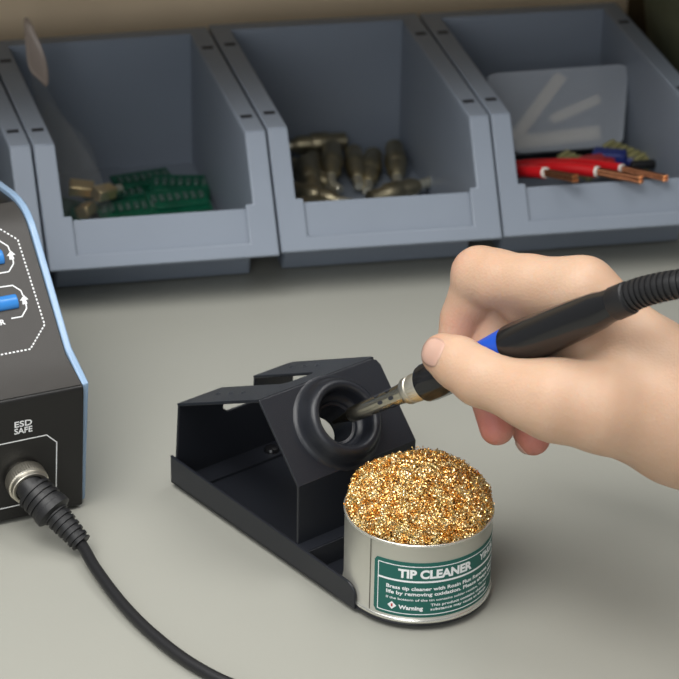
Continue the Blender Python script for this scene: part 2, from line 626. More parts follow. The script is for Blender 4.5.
rimb.add([lidp(p, q, 0) for p, q in outl] + [lidp(p, q, -9) for p, q in outl],
         [(i, (i + 1) % n, n + (i + 1) % n, n + i) for i in range(n)])
o = rimb.build('side_wall', FROST, lid)
md = o.modifiers.new('t', 'SOLIDIFY'); md.thickness = 0.8 * MM
def strip(name, u0, v0, u1, v1, w, lab, holes=False, z=-4.5):
    t = thing(name, lab, 'strip', group=None)
    d = Vector((u1 - u0, v1 - v0)); L = d.length; d /= L; nn = Vector((-d.y, d.x))
    fn = lambda p, q, a: lidp(u0 + d.x * p + nn.x * q, v0 + d.y * p + nn.y * q, a)
    MB().prism([(0, -w / 2), (L, -w / 2), (L, w / 2), (0, w / 2)], z - 1.2, z + 1.2, fn).build('bar', CREAM, t, bevel=0.4)
    if holes:
        for r in range(2):
            for i in range(12):
                p = 2.5 + i * (L - 5) / 11
                q = -w / 4 + r * w / 2
                MB().prism([(p - .7, q - .6), (p + .7, q - .6), (p + .7, q + .6), (p - .7, q + .6)], z + 1.0, z + 1.35, fn).build('hole', BRONZE, t)
    return t
strip('cream_strip', 4, 8, 31, 38, 5.5, 'long cream strip slanting up behind the translucent box face', z=-3)
strip('cream_strip', 24, 16, 47, 25, 5, 'short cream strip lying nearly level in the translucent box', z=-5)
strip('pin_strip', 3, 5.5, 46, 7.5, 7, 'cream strip with two rows of holes at the bottom of the translucent box', True, z=-1.8)

# ---- red wires with bare copper ends
def make_wire(pts, r, bare_end, nstr, label):
    t = thing('red_wire', label, 'wire', group='red wires across the bin lip')
    P = catmull(pts, 8)
    MB().tube(P, r, 24).build('insulation', REDW, t)
    d = (P[-1] - P[-2]).normalized()
    MB().tube([P[-1] - d * 0.2, P[-1] + d * 1.3], r * 0.86, 24).build('inner_insulation', WHITEP, t)
    e = Vector(bare_end)
    s = P[-1] + d * 0.5
    n1 = d.orthogonal().normalized(); n2 = d.cross(n1)
    offs = [(0.9 * math.cos(2 * math.pi * k / nstr), 0.9 * math.sin(2 * math.pi * k / nstr)) for k in range(nstr)]
    for k, (a, b) in enumerate(offs):
        o1 = n1 * a * r * 0.42 + n2 * b * r * 0.42
        g = o1 * 1.25
        c = MB().tube([s + o1, s.lerp(e, 0.6) + o1, e + g], r * 0.33, 12).build('copper_strand', DARKCU, t)
        MB().tube([e + g - (e - s).normalized() * 0.4, e + g + (e - s).normalized() * 0.5], r * 0.335, 12).build('strand_tip', COPPER, c)
    return t
make_wire([(116.5, 22, 31), (119.5, 6, 37.0), (124, -8, 43.0), (129.6, -19, 46.8)], 3.0, (140, -33, 49.0), 4,
          'red wire lying lowest and farthest left, with a short bare copper end')
make_wire([(115.5, 30, 26), (127, 14, 34), (141, -5, 42.2), (155, -19, 45.2)], 3.1, (172.5, -33, 45.6), 4,
          'middle red wire crossing over the others, long copper end over the lip')
make_wire([(122, 40, 25), (142, 20, 33.5), (156, 1, 40.6), (168, -17, 44.8)], 2.5, (185, -32, 44.8), 4,
          'red wire farthest right, mostly behind the middle wire')

# ---- terminal pieces behind the wires
def comb(x, y, z, rz, lab, n=6, w=4.2):
    t = thing('terminal_strip', lab, 'terminal strip', (x, y, z), (math.radians(12), 0, math.radians(rz)), group='pale terminal strips')
    MB().box(0, n * w, -3, 3, 0, 5).build('rail', TERM_Y, t, bevel=0.5)
    for i in range(n):
        MB().box(i * w + .5, i * w + w - .7, -3.8, 3.8, 4.5, 8.5).build('tooth', TERM_Y, t, bevel=0.6)
comb(164, 56, 15, -62, 'pale yellow green terminal strip left of the blue piece', 5)
comb(189, 60, 17, -62, 'pale yellow green terminal strip right of the blue piece', 7)
def blob(name, x, y, z, sx, sy, sz, rz, m, lab, cat):
    t = thing(name, lab, cat, (x, y, z), (0, 0, math.radians(rz)))
    MB().box(-sx / 2, sx / 2, -sy / 2, sy / 2, 0, sz).build('body', m, t, bevel=1.4, segs=3)
    MB().lathe([(sy * .3, 0), (sy * .3, sx * .35)], 20, Matrix.Translation((sx / 2, 0, sz / 2)) @ Matrix.Rotation(math.pi / 2, 4, 'Y')).build('sleeve', m, t, bevel=.4)
    return t
blob('blue_terminal', 185, 46, 17, 17, 9, 9, -25, TERM_B, 'dark blue plastic terminal between the pale strips', 'terminal')
blob('red_terminal', 174, 40, 18, 14, 8, 8, 10, TERM_R, 'red plastic terminal beside the dark blue one', 'terminal')
blob('black_plug', 197, 26, 24, 16, 5, 4, 0, BLACKP, 'small black plastic piece by the right wall of the wire bin', 'plug')
blob('black_block', 152, 84, 3, 46, 20, 14, 4, BLACKP, 'black plastic block under the translucent box', 'block')
blob('dark_green_pouch', -173, 62, 3.3, 46, 60, 34, 2, mat('dark_green', (0.02, 0.045, 0.03), 0.5), 'dark green pouch in the bin behind the soldering station', 'pouch')

# ---- olive bag behind the bins
ob = thing('olive_bag', 'dark olive fabric bag behind the wire bin at the edge of the picture', 'bag', (300, 118, 0))
b = MB()
vs, fs = [], []
seg, rows = 40, 22
for j in range(rows + 1):
    ph = -math.pi / 2 + math.pi * j / rows
    for i in range(seg):
        a = 2 * math.pi * i / seg
        sg = lambda c, e: math.copysign(abs(c) ** e, c)
        r = abs(math.cos(ph)) ** 0.55
        vs.append((70 * r * sg(math.cos(a), .7) * (1.0 + 0.22 * math.sin(ph)), 48 * r * sg(math.sin(a), .7), 66 + 66 * sg(math.sin(ph), .75)))
for j in range(rows):
    for i in range(seg):
        k = (i + 1) % seg
        fs.append((j * seg + i, j * seg + k, (j + 1) * seg + k, (j + 1) * seg + i))
b.add(vs, fs).build('bag_body', OLIVE, ob, angle=80)
MB().tube(catmull([(-25, 0, 128), (-22, 0, 150), (0, 0, 158), (22, 0, 150), (25, 0, 128)], 6), 3, 12).build('handle', OLIVE, ob)

# ------------------------------------------------------------------ soldering station
SO = Vector((-111.16, -197.51, 0)); SN = Vector((0.9806947, 0.1955463, 0)); SD = Vector((-0.1955463, 0.9806947, 0))
st = thing('soldering_station', 'black and light blue soldering station with sloped control panel', 'soldering station',
           tuple(SO), (0, 0, math.atan2(SN.y, SN.x)))
# station frame: x = along SN, y = depth, z up
dz = lambda p, q, a: (a, p, q)
plate_prof = [(5.5, 1.0), (-3.7, 50), (-4.7, 58.3), (5, 61.4), (15.8, 64.3), (27.3, 75.0), (34.8, 87.6), (44.5, 94.5), (55.2, 101.6), (60, 103.6), (65.5, 104.6), (79.3, 103.6),
              (100, 99.6), (140, 92), (146, 88), (148, 82), (148, 1.0)]
plate_prof = [(4.5, 1.0), (-3.7, 50), (-5.3, 58.6), (14.6, 64.6), (50.5, 97.2), (55.4, 100.8), (60, 103.0), (65, 104.1), (72, 104.4), (80, 103.6),
              (140, 93), (146, 88), (148, 82), (148, 1.0)]
body_prof = [(0.2, 1.6), (-6.6, 55.5), (-6.4, 57.6), (-5.2, 58.6), (13.5, 62.5), (55.8, 98.9), (59.5, 101.0), (64, 102.2), (72, 102.5), (79.3, 101.6),
             (139, 91), (144, 87), (146, 81), (146, 1.6)]
MB().prism([p for p in body_prof], -117, -2.6, dz).build('case', CASE, st, bevel=0.5)
for x0 in (-2.8, -119.6):
    p = MB().prism(plate_prof, x0, x0 + 2.8, dz).build('side_panel', BLUE_PLATE, st, bevel=0.7, segs=3)
# control panel: a charcoal sheet over the sloped part
P0 = Vector((0, 13.5, 62.5)); P1 = Vector((0, 55.8, 98.9)); E = (P1 - P0).normalized(); NP = Vector((0, -E.z, E.y))
def pan(n_, s_, w_=0.0):
    return Vector((n_, 0, 0)) + P0 + E * s_ + NP * w_
sheet_prof = [(-5.6, 58.7), (13.3, 62.9), (55.5, 99.3), (59.3, 101.45), (63.9, 102.65), (72, 102.9), (72, 102.5), (64, 102.2), (59.5, 101.0), (55.8, 98.9), (13.5, 62.5), (-5.2, 58.6)]
MB().prism(sheet_prof, -116.2, -3.2, dz).build('control_panel', PANEL, st, bevel=0)


def lines(name, segs, w, fn, parent, m=WHITE_INK, h=0.08, dash=None):
    b = MB()
    for (u0, v0), (u1, v1) in segs:
        d = Vector((u1 - u0, v1 - v0)); L = d.length; d /= L; nn = Vector((-d.y, d.x)) * w / 2
        pieces = [(0, L)]
        if dash:
            k = max(1, round(L / dash)); pieces = [(i * L / k, i * L / k + L / k * .55) for i in range(k)]
        for a0, a1 in pieces:
            if not dash:
                a0 -= w * .3; a1 += w * .3
            vs = []
            for hh in (0.02, h):
                for (aa, ss) in ((a0, -1), (a1, -1), (a1, 1), (a0, 1)):
                    q = Vector((u0, v0)) + d * aa + nn * ss
                    vs.append(fn(q.x, q.y, hh))
            b.add(vs, [(0, 3, 2, 1), (4, 5, 6, 7), (0, 1, 5, 4), (1, 2, 6, 5), (2, 3, 7, 6), (3, 0, 4, 7)])
    return b.build(name, m, parent, smooth=False)


def polyl(pts):
    return list(zip(pts[:-1], pts[1:]))


pw = lambda u, v, w: pan(u, v, w + 0.45)
lines('dotted_outline', polyl([(-40, 73), (-14.2, 56.4), (-8.5, 50.6), (-7.8, 13.4), (-16, 4.5), (-60, 4.3)]), 0.6, pw, st, dash=1.6)
def bracket(dy, lab):
    lines('dial_marking', polyl([(-26, 32.3 + dy), (-20.7, 32.1 + dy), (-15.7, 31.9 + dy), (-13.1, 29.1 + dy), (-12.9, 27.0 + dy)])
          + polyl([(-12.7, 23.2 + dy), (-12.9, 21.4 + dy), (-15.6, 18.4 + dy), (-19.8, 18.4 + dy)]), 0.5, pw, st)
    b = MB()
    b.prism([(-12.5, 27.0 + dy), (-14.7, 25.0 + dy), (-13.7, 25.0 + dy), (-14.0, 23.3 + dy), (-12.0, 23.3 + dy), (-12.3, 25.0 + dy), (-11.2, 25.0 + dy)], 0.02, 0.09, pw)
    b.build('arrow_marking', WHITE_INK, st, smooth=False)
bracket(0, '')
bracket(19.5, '')
def button(n1, s0, s1, L=16):
    prof = []
    r = (s1 - s0) / 2
    for k in range(13):
        a = math.pi * k / 12
        prof.append((s0 + r - r * math.cos(a), 0.3 + 2.4 * math.sin(a)))
    b = MB().prism(prof, n1 - L, n1, lambda p, q, a: pan(a, p, q))
    o = b.build('push_button', BTN, st, bevel=0.5, segs=3)
    o['label'] = 'bright blue push button'
button(-15.7, 22.0, 28.2)
button(-16.2, 41.4, 47.7)
text_part('panel_lettering', 'POWER', 11.5, 2.2, lambda u, v, w: pw(u - 22.7, v + 16.5, w + 0.02), WHITE_INK, st, bold=0.02, align='r')
# front face graphics
F0 = Vector((0, 0.2, 1.6)); F1 = Vector((0, -6.6, 55.5)); FE = (F1 - F0).normalized(); FN = Vector((0, -FE.z, FE.y))
fp = lambda u, v, w: Vector((u, 0, 0)) + F0 + FE * v + FN * (w + 0.02)
text_part('esd_lettering', 'ESD', 7.0, 2.7, lambda u, v, w: fp(u - 30.4, v + 44.2, w), WHITE_INK, st, bold=0.02)
text_part('safe_lettering', 'SAFE', 7.2, 2.7, lambda u, v, w: fp(u - 30.5, v + 41.0, w), WHITE_INK, st, bold=0.02)
lines('socket_outline', polyl([(-60, 37.4), (-17.6, 37.8), (-13.5, 33.4), (-13.7, 6.8), (-60, 6.2)]), 0.42, fp, st)
for x in (-12, -105):
    for y in (12, 130):
        MB().lathe([(5, -0.0), (5.5, 0.3), (5.5, 2.2)], 24).build('rubber_foot', RUBBER, st, loc=(x, y, 0))
# socket
sx, sv = -27.0, 20.5
SQ = Matrix.Translation(fp(sx, sv, 0)) @ Matrix(((1, 0, 0), (0, FN.y, -FE.y), (0, FN.z, -FE.z))).to_4x4()
SQ = Matrix.Translation(fp(sx, sv, 0)) @ FN.to_track_quat('Z', 'X').to_matrix().to_4x4()
MB().lathe([(7.0, 0), (7.0, 1.2), (6.4, 1.6), (6.0, 2.5)], 48, SQ).build('socket', NICKEL, st)

# ---- cable with plug, standing in the socket
cab = thing('connector_cable', 'black cable with ribbed plug and knurled metal ring, running from the station', 'cable', tuple(SO),
            (0, 0, math.atan2(SN.y, SN.x)))
base = fp(sx, sv, 1.6)
dirp = (FN * 1.0 + Vector((0.32, 0, -0.33))).normalized()
SQ2 = Matrix.Translation(base) @ (FN + Vector((0.05, 0, -0.05))).normalized().to_track_quat('Z', 'X').to_matrix().to_4x4()
MB().lathe([(6.6, -0.6), (7.9, -0.4), (8.1, 0.2), (8.1, 4.6), (7.6, 5.0), (7.5, 5.4), (7.5, 6.8), (7.2, 7.1), (6.2, 7.1), (6.0, 5)], 200, SQ2,
           flute=lambda a, h: 1 + 0.012 * math.cos(50 * a) if 0 < h < 4.8 else 1).build('locking_ring', NUT, cab)
world2st = lambda w: Vector(((Vector(w) - SO).dot(SN), (Vector(w) - SO).dot(SD), w[2]))
p_ring = base + FN * 5
end_w = world2st((-118.9, -232.9, 6.0))
L = (end_w - p_ring).length
path = catmull([p_ring - FN * 2, p_ring + FN * 1.5, p_ring + (end_w - p_ring) * 0.36 + Vector((-0.5, -0.3, 0.9)), p_ring + (end_w - p_ring) * 0.68 + Vector((-0.2, 0, 0.6)), end_w], 24)


def cut(P, s0, s1, n, fn):
    d = [0]
    for i in range(1, len(P)): d.append(d[-1] + (P[i] - P[i - 1]).length)
    s1 = min(s1, d[-1]); out = []; rr = []
    for i in range(n):
        s = s0 + (s1 - s0) * i / (n - 1)
        k = max(j for j in range(len(d) - 1) if d[j] <= s + 1e-9)
        f = (s - d[k]) / max(1e-9, d[k + 1] - d[k])
        out.append(P[k].lerp(P[k + 1], f)); rr.append(fn(s - s0))
    return out, rr


def plug_r(t):
    if t < 6.0: return 5.6
    if t < 15.0: return 7.1 + 0.35 * (1 if math.sin((t - 6) * 2 * math.pi / 2.6) > -0.1 else -1)
    if t < 17.5: return 7.7
    return 7.7 - (t - 17.5) * 2.0
P_, R_ = cut(path, 0, 18.5, 110, plug_r)
MB().tube(P_, R_, 44).build('plug_body', RUBBER, cab)
P_, R_ = cut(path, 18, 999, 110, lambda t: 5.2 - t * 0.09 + 0.34 * (1 if math.sin(t * 2 * math.pi / 2.5) > 0 else -1))
MB().tube(P_, R_, 32).build('strain_relief', RUBBER, cab)
cord = [world2st(p) for p in [(-120.0, -230.5, 6.5), (-118.4, -236.5, 5.6), (-115.6, -250.5, 4.4), (-109.2, -273.7, 3.2), (-101.1, -295.0, 2.6), (-90.2, -316.0, 2.35), (-76.0, -333.5, 2.35), (-50, -354, 2.35), (-10, -372, 2.35), (35, -400, 2.35), (70, -450, 2.35), (86, -540, 2.35), (92, -680, 2.35), (96, -820, 2.35), (97, -898, 2.45), (97, -910, -8), (97, -913, -60), (97, -913, -400)]]
MB().tube(catmull(cord, 10), 2.25, 20).build('cord', RUBBER, cab)

# ------------------------------------------------------------------ iron holder
HO = Vector((-77, -188.5, 0)); HA = Vector((0.44, -0.898, 0)).normalized(); HB = Vector((-HA.y, HA.x, 0))
# local frame: x = b (across), y = -a  -> use rotation so that local x = HB, local y = -HA
hold = thing('iron_holder', 'black bent sheet metal soldering iron holder with funnel, tin standing on its front end', 'iron holder', tuple(HO),
             (0, 0, math.atan2(HB.y, HB.x)))
H_ = lambda a, b_, z: Vector((b_, -a, z))
WB = 59.5
TA, TB, TZ = 117.5, 28.9, 3.3
# base plate with rounded front end
prof = [(0.5, 0), (0.5, WB)]
out = [(0.0, 0.0), (106.0, 0.0), (TA, TB - 27.9)]
for k in range(1, 24):
    a = -math.pi / 2 + math.pi * k / 24
    out.append((TA + 27.5 * math.cos(a), TB + 27.9 * math.sin(a)))
out += [(TA, TB + 27.9), (106.0, WB), (0.0, WB)]
MB().prism(out, 2.0, 3.2, lambda p, q, a: H_(p, q, a)).build('base_plate', STEEL_BLACK, hold, bevel=0.3)
def side(b0, b1):
    poly = [(0, 2.0), (0, 14.5), (2, 14.3), (80, 13.0), (84.5, 12.6), (86, 12.6), (111, 12.2)]
    for k in range(1, 7):
        a = math.pi / 2 - math.pi / 2 * k / 6
        poly.append((111 + 5 * math.cos(a), 7.2 + 5 * math.sin(a)))
    poly.append((116, 2.0))
    return MB().prism(poly, b0, b1, lambda p, q, a: H_(p, a, q)).build('side_wall', STEEL_BLACK, hold, bevel=0.35)
side(0, 1.2)
side(WB - 1.2, WB)
# bracket: back wall with wings, sloping top wings, front slope, vertical front wall, lower flange
def plate_from(outline, fn, name, thick=1.2, hole=None):
    """outline in 2-D, optional circular hole (cx, cy, r); fn(u, v, w)"""
    bm = bmesh.new()
    loops = [outline]
    if hole:
        cx, cy, r = hole
        loops.append([(cx + r * math.cos(2 * math.pi * k / 48), cy + r * math.sin(2 * math.pi * k / 48)) for k in range(48)])
    es = []
    for lp in loops:
        vs = [bm.verts.new((p[0], p[1], 0)) for p in lp]
        es += [bm.edges.new((vs[i], vs[(i + 1) % len(vs)])) for i in range(len(vs))]
    bmesh.ops.triangle_fill(bm, use_beauty=True, use_dissolve=False, edges=es)
    bmesh.ops.recalc_face_normals(bm, faces=bm.faces)
    if bm.faces and bm.faces[:][0].normal.z < 0:
        bmesh.ops.reverse_faces(bm, faces=bm.faces)
    r = bmesh.ops.extrude_face_region(bm, geom=bm.faces[:])
    for v in r['geom']:
        if isinstance(v, bmesh.types.BMVert):
            v.co.z = thick
    verts = [v for v in bm.verts]
    for v in verts:
        v.co = fn(v.co.x, v.co.y, v.co.z) * MM
    bmesh.ops.recalc_face_normals(bm, faces=bm.faces)
    me = bpy.data.meshes.new(name)
    bm.to_mesh(me); bm.free()
    me.materials.append(STEEL_BLACK)
    o = bpy.data.objects.new(name, me)
    COL.objects.link(o)
    o.parent = hold
    md = o.modifiers.new('bevel', 'BEVEL'); md.width = 0.35 * MM; md.segments = 2; md.limit_method = 'ANGLE'; md.angle_limit = math.radians(40)
    return o


B0, B1 = 0.9, 58.6
# back wall (plane a from 0.8 at foot to 3.2 at top): coordinates (b, z)
bw = [(B0, 4.0), (B1, 4.0), (B1, 39.0), (38.5, 39.0), (38.5, 29.5), (36.8, 28.0), (25.6, 28.0), (23.2, 30.0), (23.2, 39.0), (B0, 39.0)]
plate_from(bw, lambda u, v, w: H_(1.3 + (v - 4) * 0.085 + w, u, v), 'back_wall')
# foot flange of the back wall
plate_from([(1.4, 3.3), (57.8, 3.3), (57.8, 14), (1.4, 14)], lambda u, v, w: H_(v - 1.5, u, 3.25 + w), 'foot_flange')
for bx in (45,):
    MB().lathe([(3.2, 0), (3.2, .6), (2.6, 1.6), (1.4, 2.1), (0.4, 2.2)], 24, Matrix.Translation(H_(8, bx, 4.4))).build('screw', GLOSSY, hold)
# top (plane from (4.3,39.6) to (57,64.3)), coordinates (b, s)
T0 = Vector((4.3, 39.4)); T1 = Vector((57, 64.2)); TL = (T1 - T0).length; te = (T1 - T0) / TL
def topf(u, v, w):
    a = T0.x + te.x * v - te.y * w; z = T0.y + te.y * v + te.x * w
    return H_(a, u, z - 1.0)
tp = [(B0, 0), (23.2, 0), (23.2, TL - 16), (25.5, TL - 13.5), (36.2, TL - 13.5), (38.5, TL - 16), (38.5, 0), (B1 - 1.5, 0), (B1, 1.5), (B1, TL - 3), (B1 - 1, TL - 0.8), (B1 - 3.2, TL), (B0, TL)]
plate_from(tp, topf, 'top_plate')
for bx in (12.0, 48.5):
    for k in range(3):
        MB().lathe([(0.9, 0), (0.9, 0.15)], 14, Matrix.Translation(topf(bx, 14 + 9 * k, 1.2))).build('hole_shade_disc', HOLE_SHADE, hold)  # dark disc painted as the shade in a hole; plate is uncut
# front slope
S0 = Vector((57, 64.2)); S1 = Vector((81.2, 38.0)); SL = (S1 - S0).length; se = (S1 - S0) / SL; sn = Vector((-se.y, se.x))
FB, FS = 28.8, 18.3
def slf(u, v, w):
    q = S0 + se * v + sn * (w - 1.2)
    return H_(q.x, u, q.y)
plate_from([(B0, 0), (B1 - 3.2, 0), (B1 - 1, 0.9), (B1, 3.2), (B1, SL), (B0, SL)], slf, 'front_slope', hole=(FB, FS, 13.2))
plate_from([(B0, 12.5), (B1, 12.5), (B1, 38.2), (B0, 38.2)], lambda u, v, w: H_(80.0 + (v - 12.5) * 0.0 + w, u, v), 'front_wall')
plate_from([(B0, 80.2), (B1, 80.2), (B1, 87), (B0, 87)], lambda u, v, w: H_(v, u, 11.6 + w), 'lower_flange')
plate_from([(1.3, 3.3), (58.2, 3.3), (58.2, 12.5), (1.3, 12.5)], lambda u, v, w: H_(86.2 + w, u, v), 'lower_step')
# funnel
nz = Vector(slf(FB, FS, 1.2) ); nd = (Vector(slf(FB, FS, 11.2)) - nz).normalized()
FM = Matrix.Translation(nz) @ nd.to_track_quat('Z', 'Y').to_matrix().to_4x4()
fprof = [(19.2, -0.1), (18.2, 0.25), (17.3, 1.2), (16.6, 3.0), (16.0, 5.2), (15.4, 6.8), (14.4, 8.0), (13.2, 8.4), (12.1, 8.0), (11.4, 7.0), (11.1, 5.5), (10.9, 2.5),
         (10.3, 0.9), (9.2, 0.3), (8.6, -0.3), (8.2, -1.5), (7.9, -15.5), (7.1, -15.5), (7.3, -1.5), (9.0, -0.8), (12.6, -0.9), (19.0, -0.6)]
MB().lathe(fprof, 72, FM, cap=False).build('funnel', STEEL_BLACK, hold, angle=60)
for a_, b_ in ((6, 6), (6, WB - 6), (104, 6), (104, WB - 6)):
    MB().lathe([(3.2, 0), (3.6, 0.4), (3.6, 2.05)], 20, Matrix.Translation(H_(a_, b_, 0))).build('rubber_foot', RUBBER, hold)

# ------------------------------------------------------------------ tip cleaner tin
tin_c = HO + HA * TA + HB * TB
tin_c.z = TZ
VIEW = math.atan2(-CAM_F.y, -CAM_F.x) - math.radians(1.7)
tin = thing('tip_cleaner_tin', 'round silver tin with green printed label, standing on the holder', 'tin', tuple(tin_c))
R0, HT = 27.4, 33.2
MB().lathe([(26.2, 0.0), (27.2, 0.1), (27.7, 0.6), (27.8, 1.2), (27.6, 1.9), (R0, 2.2), (R0, HT - 1.2), (R0 + .25, HT - .9), (R0 + .35, HT - .3), (R0 + .1, HT), (R0 - .5, HT), (R0 - .8, HT - .8), (R0 - 0.9, 3.0), (1, 2.6)],
           160, cap=False).build('can', TIN, tin, angle=50)
MB().lathe([(R0 - .5, HT - .2), (R0 + .3, HT - .5), (R0 + .55, HT - .1), (R0 + .35, HT + .4), (R0 - .3, HT + .4), (R0 - .7, HT)], 160, cap=False).build('rolled_rim', TINEDGE, tin, angle=70)
MB().lathe([(R0 - .4, 0), (R0 + .4, .1), (R0 + .75, .7), (R0 + .5, 1.5), (R0, 1.8)], 160, cap=False).build('bottom_bead', TINEDGE, tin, angle=70)
cyl = lambda deg, z, w: (( R0 + w) * math.cos(VIEW + math.radians(deg)), (R0 + w) * math.sin(VIEW + math.radians(deg)), z)
def patch(name, d0, d1, z0, z1, w0, w1, m, rc=0.0):
    b = MB(); n = max(2, int(abs(d1 - d0) / 2))
    vs = []
    for i in range(n + 1):
        d = d0 + (d1 - d0) * i / n
        s = min(math.radians(abs(d - d0)) * R0, math.radians(abs(d1 - d)) * R0)
        c = 0
        if rc and s < rc:
            c = rc - math.sqrt(max(0, rc * rc - (rc - s) ** 2))
        for (zz, ww) in ((z0 + c, w0), (z1 - c, w0), (z1 - c, w1), (z0 + c, w1)):
            vs.append(cyl(d, zz, ww))
    fs = []
    for i in range(n):
        for k in range(4):
            fs.append((i * 4 + k, i * 4 + (k + 1) % 4, (i + 1) * 4 + (k + 1) % 4, (i + 1) * 4 + k))
    fs += [(3, 2, 1, 0), tuple(n * 4 + k for k in range(4))]
    return b.add(vs, fs).build(name, m, tin, angle=40)
patch('seam', -38.9, -38.2, 1.8, HT - 0.5, 0.0, 0.16, mat('seam_dark', (0.16, 0.155, 0.13), 0.4, 0.6))
lab = patch('label', -34.5, 120, 2.6, 26.0, 0.0, 0.10, GREEN, 1.6)
lab['label'] = 'green printed paper label'
BORD = 0.55
def hline(name, d0, d1, z, t):
    return patch(name, d0, d1, z - t / 2, z + t / 2, 0.09, 0.16, WHITE_INK)
hline('label_border', -30.6, 112, 24.3, 0.32)
hline('label_border', -30.6, 112, 3.9, 0.32)
hline('divider_line', -31.0, 112, 17.9, 0.75)
patch('label_border', -31.2, -30.6, 3.8, 24.4, 0.09, 0.16, WHITE_INK)
def onlabel(deg0, z0):
    k = math.degrees(1 / R0)
    return lambda u, v, w: cyl(deg0 + u * k, z0 + v, 0.11 + w)
text_part('title_lettering', 'TIP CLEANER', 29.0, 3.5, onlabel(-14.6, 19.5), WHITE_INK, tin, bold=0.045)
text_part('brand_lettering', 'YIHUA', 12.0, 2.8, onlabel(55.5, 20.3), WHITE_INK, tin, bold=0.03)
text_part('body_lettering', 'Brass tip cleaner with Rosin Flux Reserves, extends tip', 56, 1.5, onlabel(-23.8, 14.2), WHITE_INK, tin, bold=0.025)
text_part('body_lettering', 'life by removing oxidation. Please always clean after', 56, 1.5, onlabel(-23.8, 11.9), WHITE_INK, tin, bold=0.025)
text_part('small_lettering', 'If the bottom of the tin contains solder residue, Tin must be emptied', 54, 1.0, onlabel(-23.8, 9.6), WHITE_INK, tin, bold=0.01)
text_part('warning_lettering', 'Warning', 9.0, 1.7, onlabel(-13.6, 5.8), WHITE_INK, tin, bold=0.04)
text_part('small_lettering', 'This product contains chemical', 27, 1.15, onlabel(11, 7.4), WHITE_INK, tin, bold=0.015)
text_part('small_lettering', 'substance may cause an allergic', 27, 1.15, onlabel(11, 5.6), WHITE_INK, tin, bold=0.015)
dm = onlabel(-18.9, 6.8)
MB().prism([(0, -1.7), (1.7, 0), (0, 1.7), (-1.7, 0)], 0.0, 0.05, dm).build('warning_diamond', WHITE_INK, tin, smooth=False)
dm2 = onlabel(-18.9, 6.8)
MB().prism([(-.3, -.6), (.3, -.6), (.35, .7), (-.35, .7)], 0.05, 0.09, dm2).build('warning_mark', RED_INK, tin, smooth=False)

# ------------------------------------------------------------------ brass wool
rng = np.random.default_rng(5)
wool = thing('brass_wool', 'gold coloured brass wool ball bulging out of the silver tin', 'brass wool', (tin_c.x, tin_c.y, tin_c.z + HT - 4))
RW, CW, ZC = 27.0, 19.6, 3.0


def curls(count, lo, hi, rmin, rmax, width, seed):
    rng = np.random.default_rng(seed)
    V, F = [], []
    base_i = 0
    for c in range(count):
        d = rng.normal(size=3)
        d[2] = abs(d[2]) * 1.0 - 0.25 * rng.random()
        d /= np.linalg.norm(d)
        f = lo + (hi - lo) * rng.random() ** 0.7
        lump = 1 + 0.035 * math.sin(5 * d[0] + 2) * math.cos(4 * d[1]) + 0.02 * math.sin(11 * d[1] + d[0] * 7)
        p = np.array([d[0] * RW, d[1] * RW, d[2] * CW]) * f * lump
        ax = rng.normal(size=3); ax -= d * (ax @ d) * 0.7; ax /= np.linalg.norm(ax)
        n1 = np.cross(ax, [0.3, 0.5, 0.8]); n1 /= np.linalg.norm(n1); n2 = np.cross(ax, n1)
        r = rng.uniform(rmin, rmax); pitch = rng.uniform(0.8, 1.8); turns = rng.uniform(1.2, 2.6)
        ns = int(9 * turns)
        ph = rng.uniform(0, 6.28)
        tt = np.linspace(0, 1, ns)
        ang = ph + tt * turns * 2 * math.pi
        bend = rng.normal(size=3) * 1.2
        P = p + np.outer(np.cos(ang) * r, n1) + np.outer(np.sin(ang) * r, n2) + np.outer((tt - .5) * pitch * turns, ax) + np.outer((tt - .5) ** 2, bend)
        rr = np.sqrt((P[:, 0] ** 2 + P[:, 1] ** 2))
        lim = np.where(P[:, 2] < 1.6, 26.2, 27.9)
        s = np.minimum(1, lim / np.maximum(rr, 1e-6))
        P[:, 0] *= s; P[:, 1] *= s
        wv = ax + 0.35 * rng.normal(size=3); wv /= np.linalg.norm(wv)
        w = wv * width * rng.uniform(0.7, 1.3) / 2
        twist = np.outer(np.sin(ang * 1.3), n1) * width * 0.15
        V.append(np.concatenate([P - w + twist, P + w - twist])); 
        for k in range(ns - 1):
            F.append((base_i + k, base_i + k + 1, base_i + ns + k + 1, base_i + ns + k))
        base_i += 2 * ns
    V = np.concatenate(V)
    V[:, 2] += ZC
    return V, F


V, F = curls(10500, 0.88, 1.0, 0.35, 0.8, 0.32, 7)
me = bpy.data.meshes.new('curled_strands')
me.from_pydata((V * MM).tolist(), [], F)
me.materials.append(WOOL)
o = bpy.data.objects.new('curled_strands', me); COL.objects.link(o); o.parent = wool
o['kind'] = 'stuff'
core = []
for k in range(14):
    a = math.pi / 2 * k / 13
    core.append((RW * 0.86 * math.cos(a) + 0.01, ZC + CW * 0.86 * math.sin(a)))
MB().lathe([(20, -14), (24.0, -8)] + core, 48).build('inner_mass', mat('shaded_brass', (0.30, 0.13, 0.03), 0.4, 0.9, noise=0.5, nscale=700, bump=1.0, bscale=900), wool)  # solid backing; shade between the strands is put into its dark colour

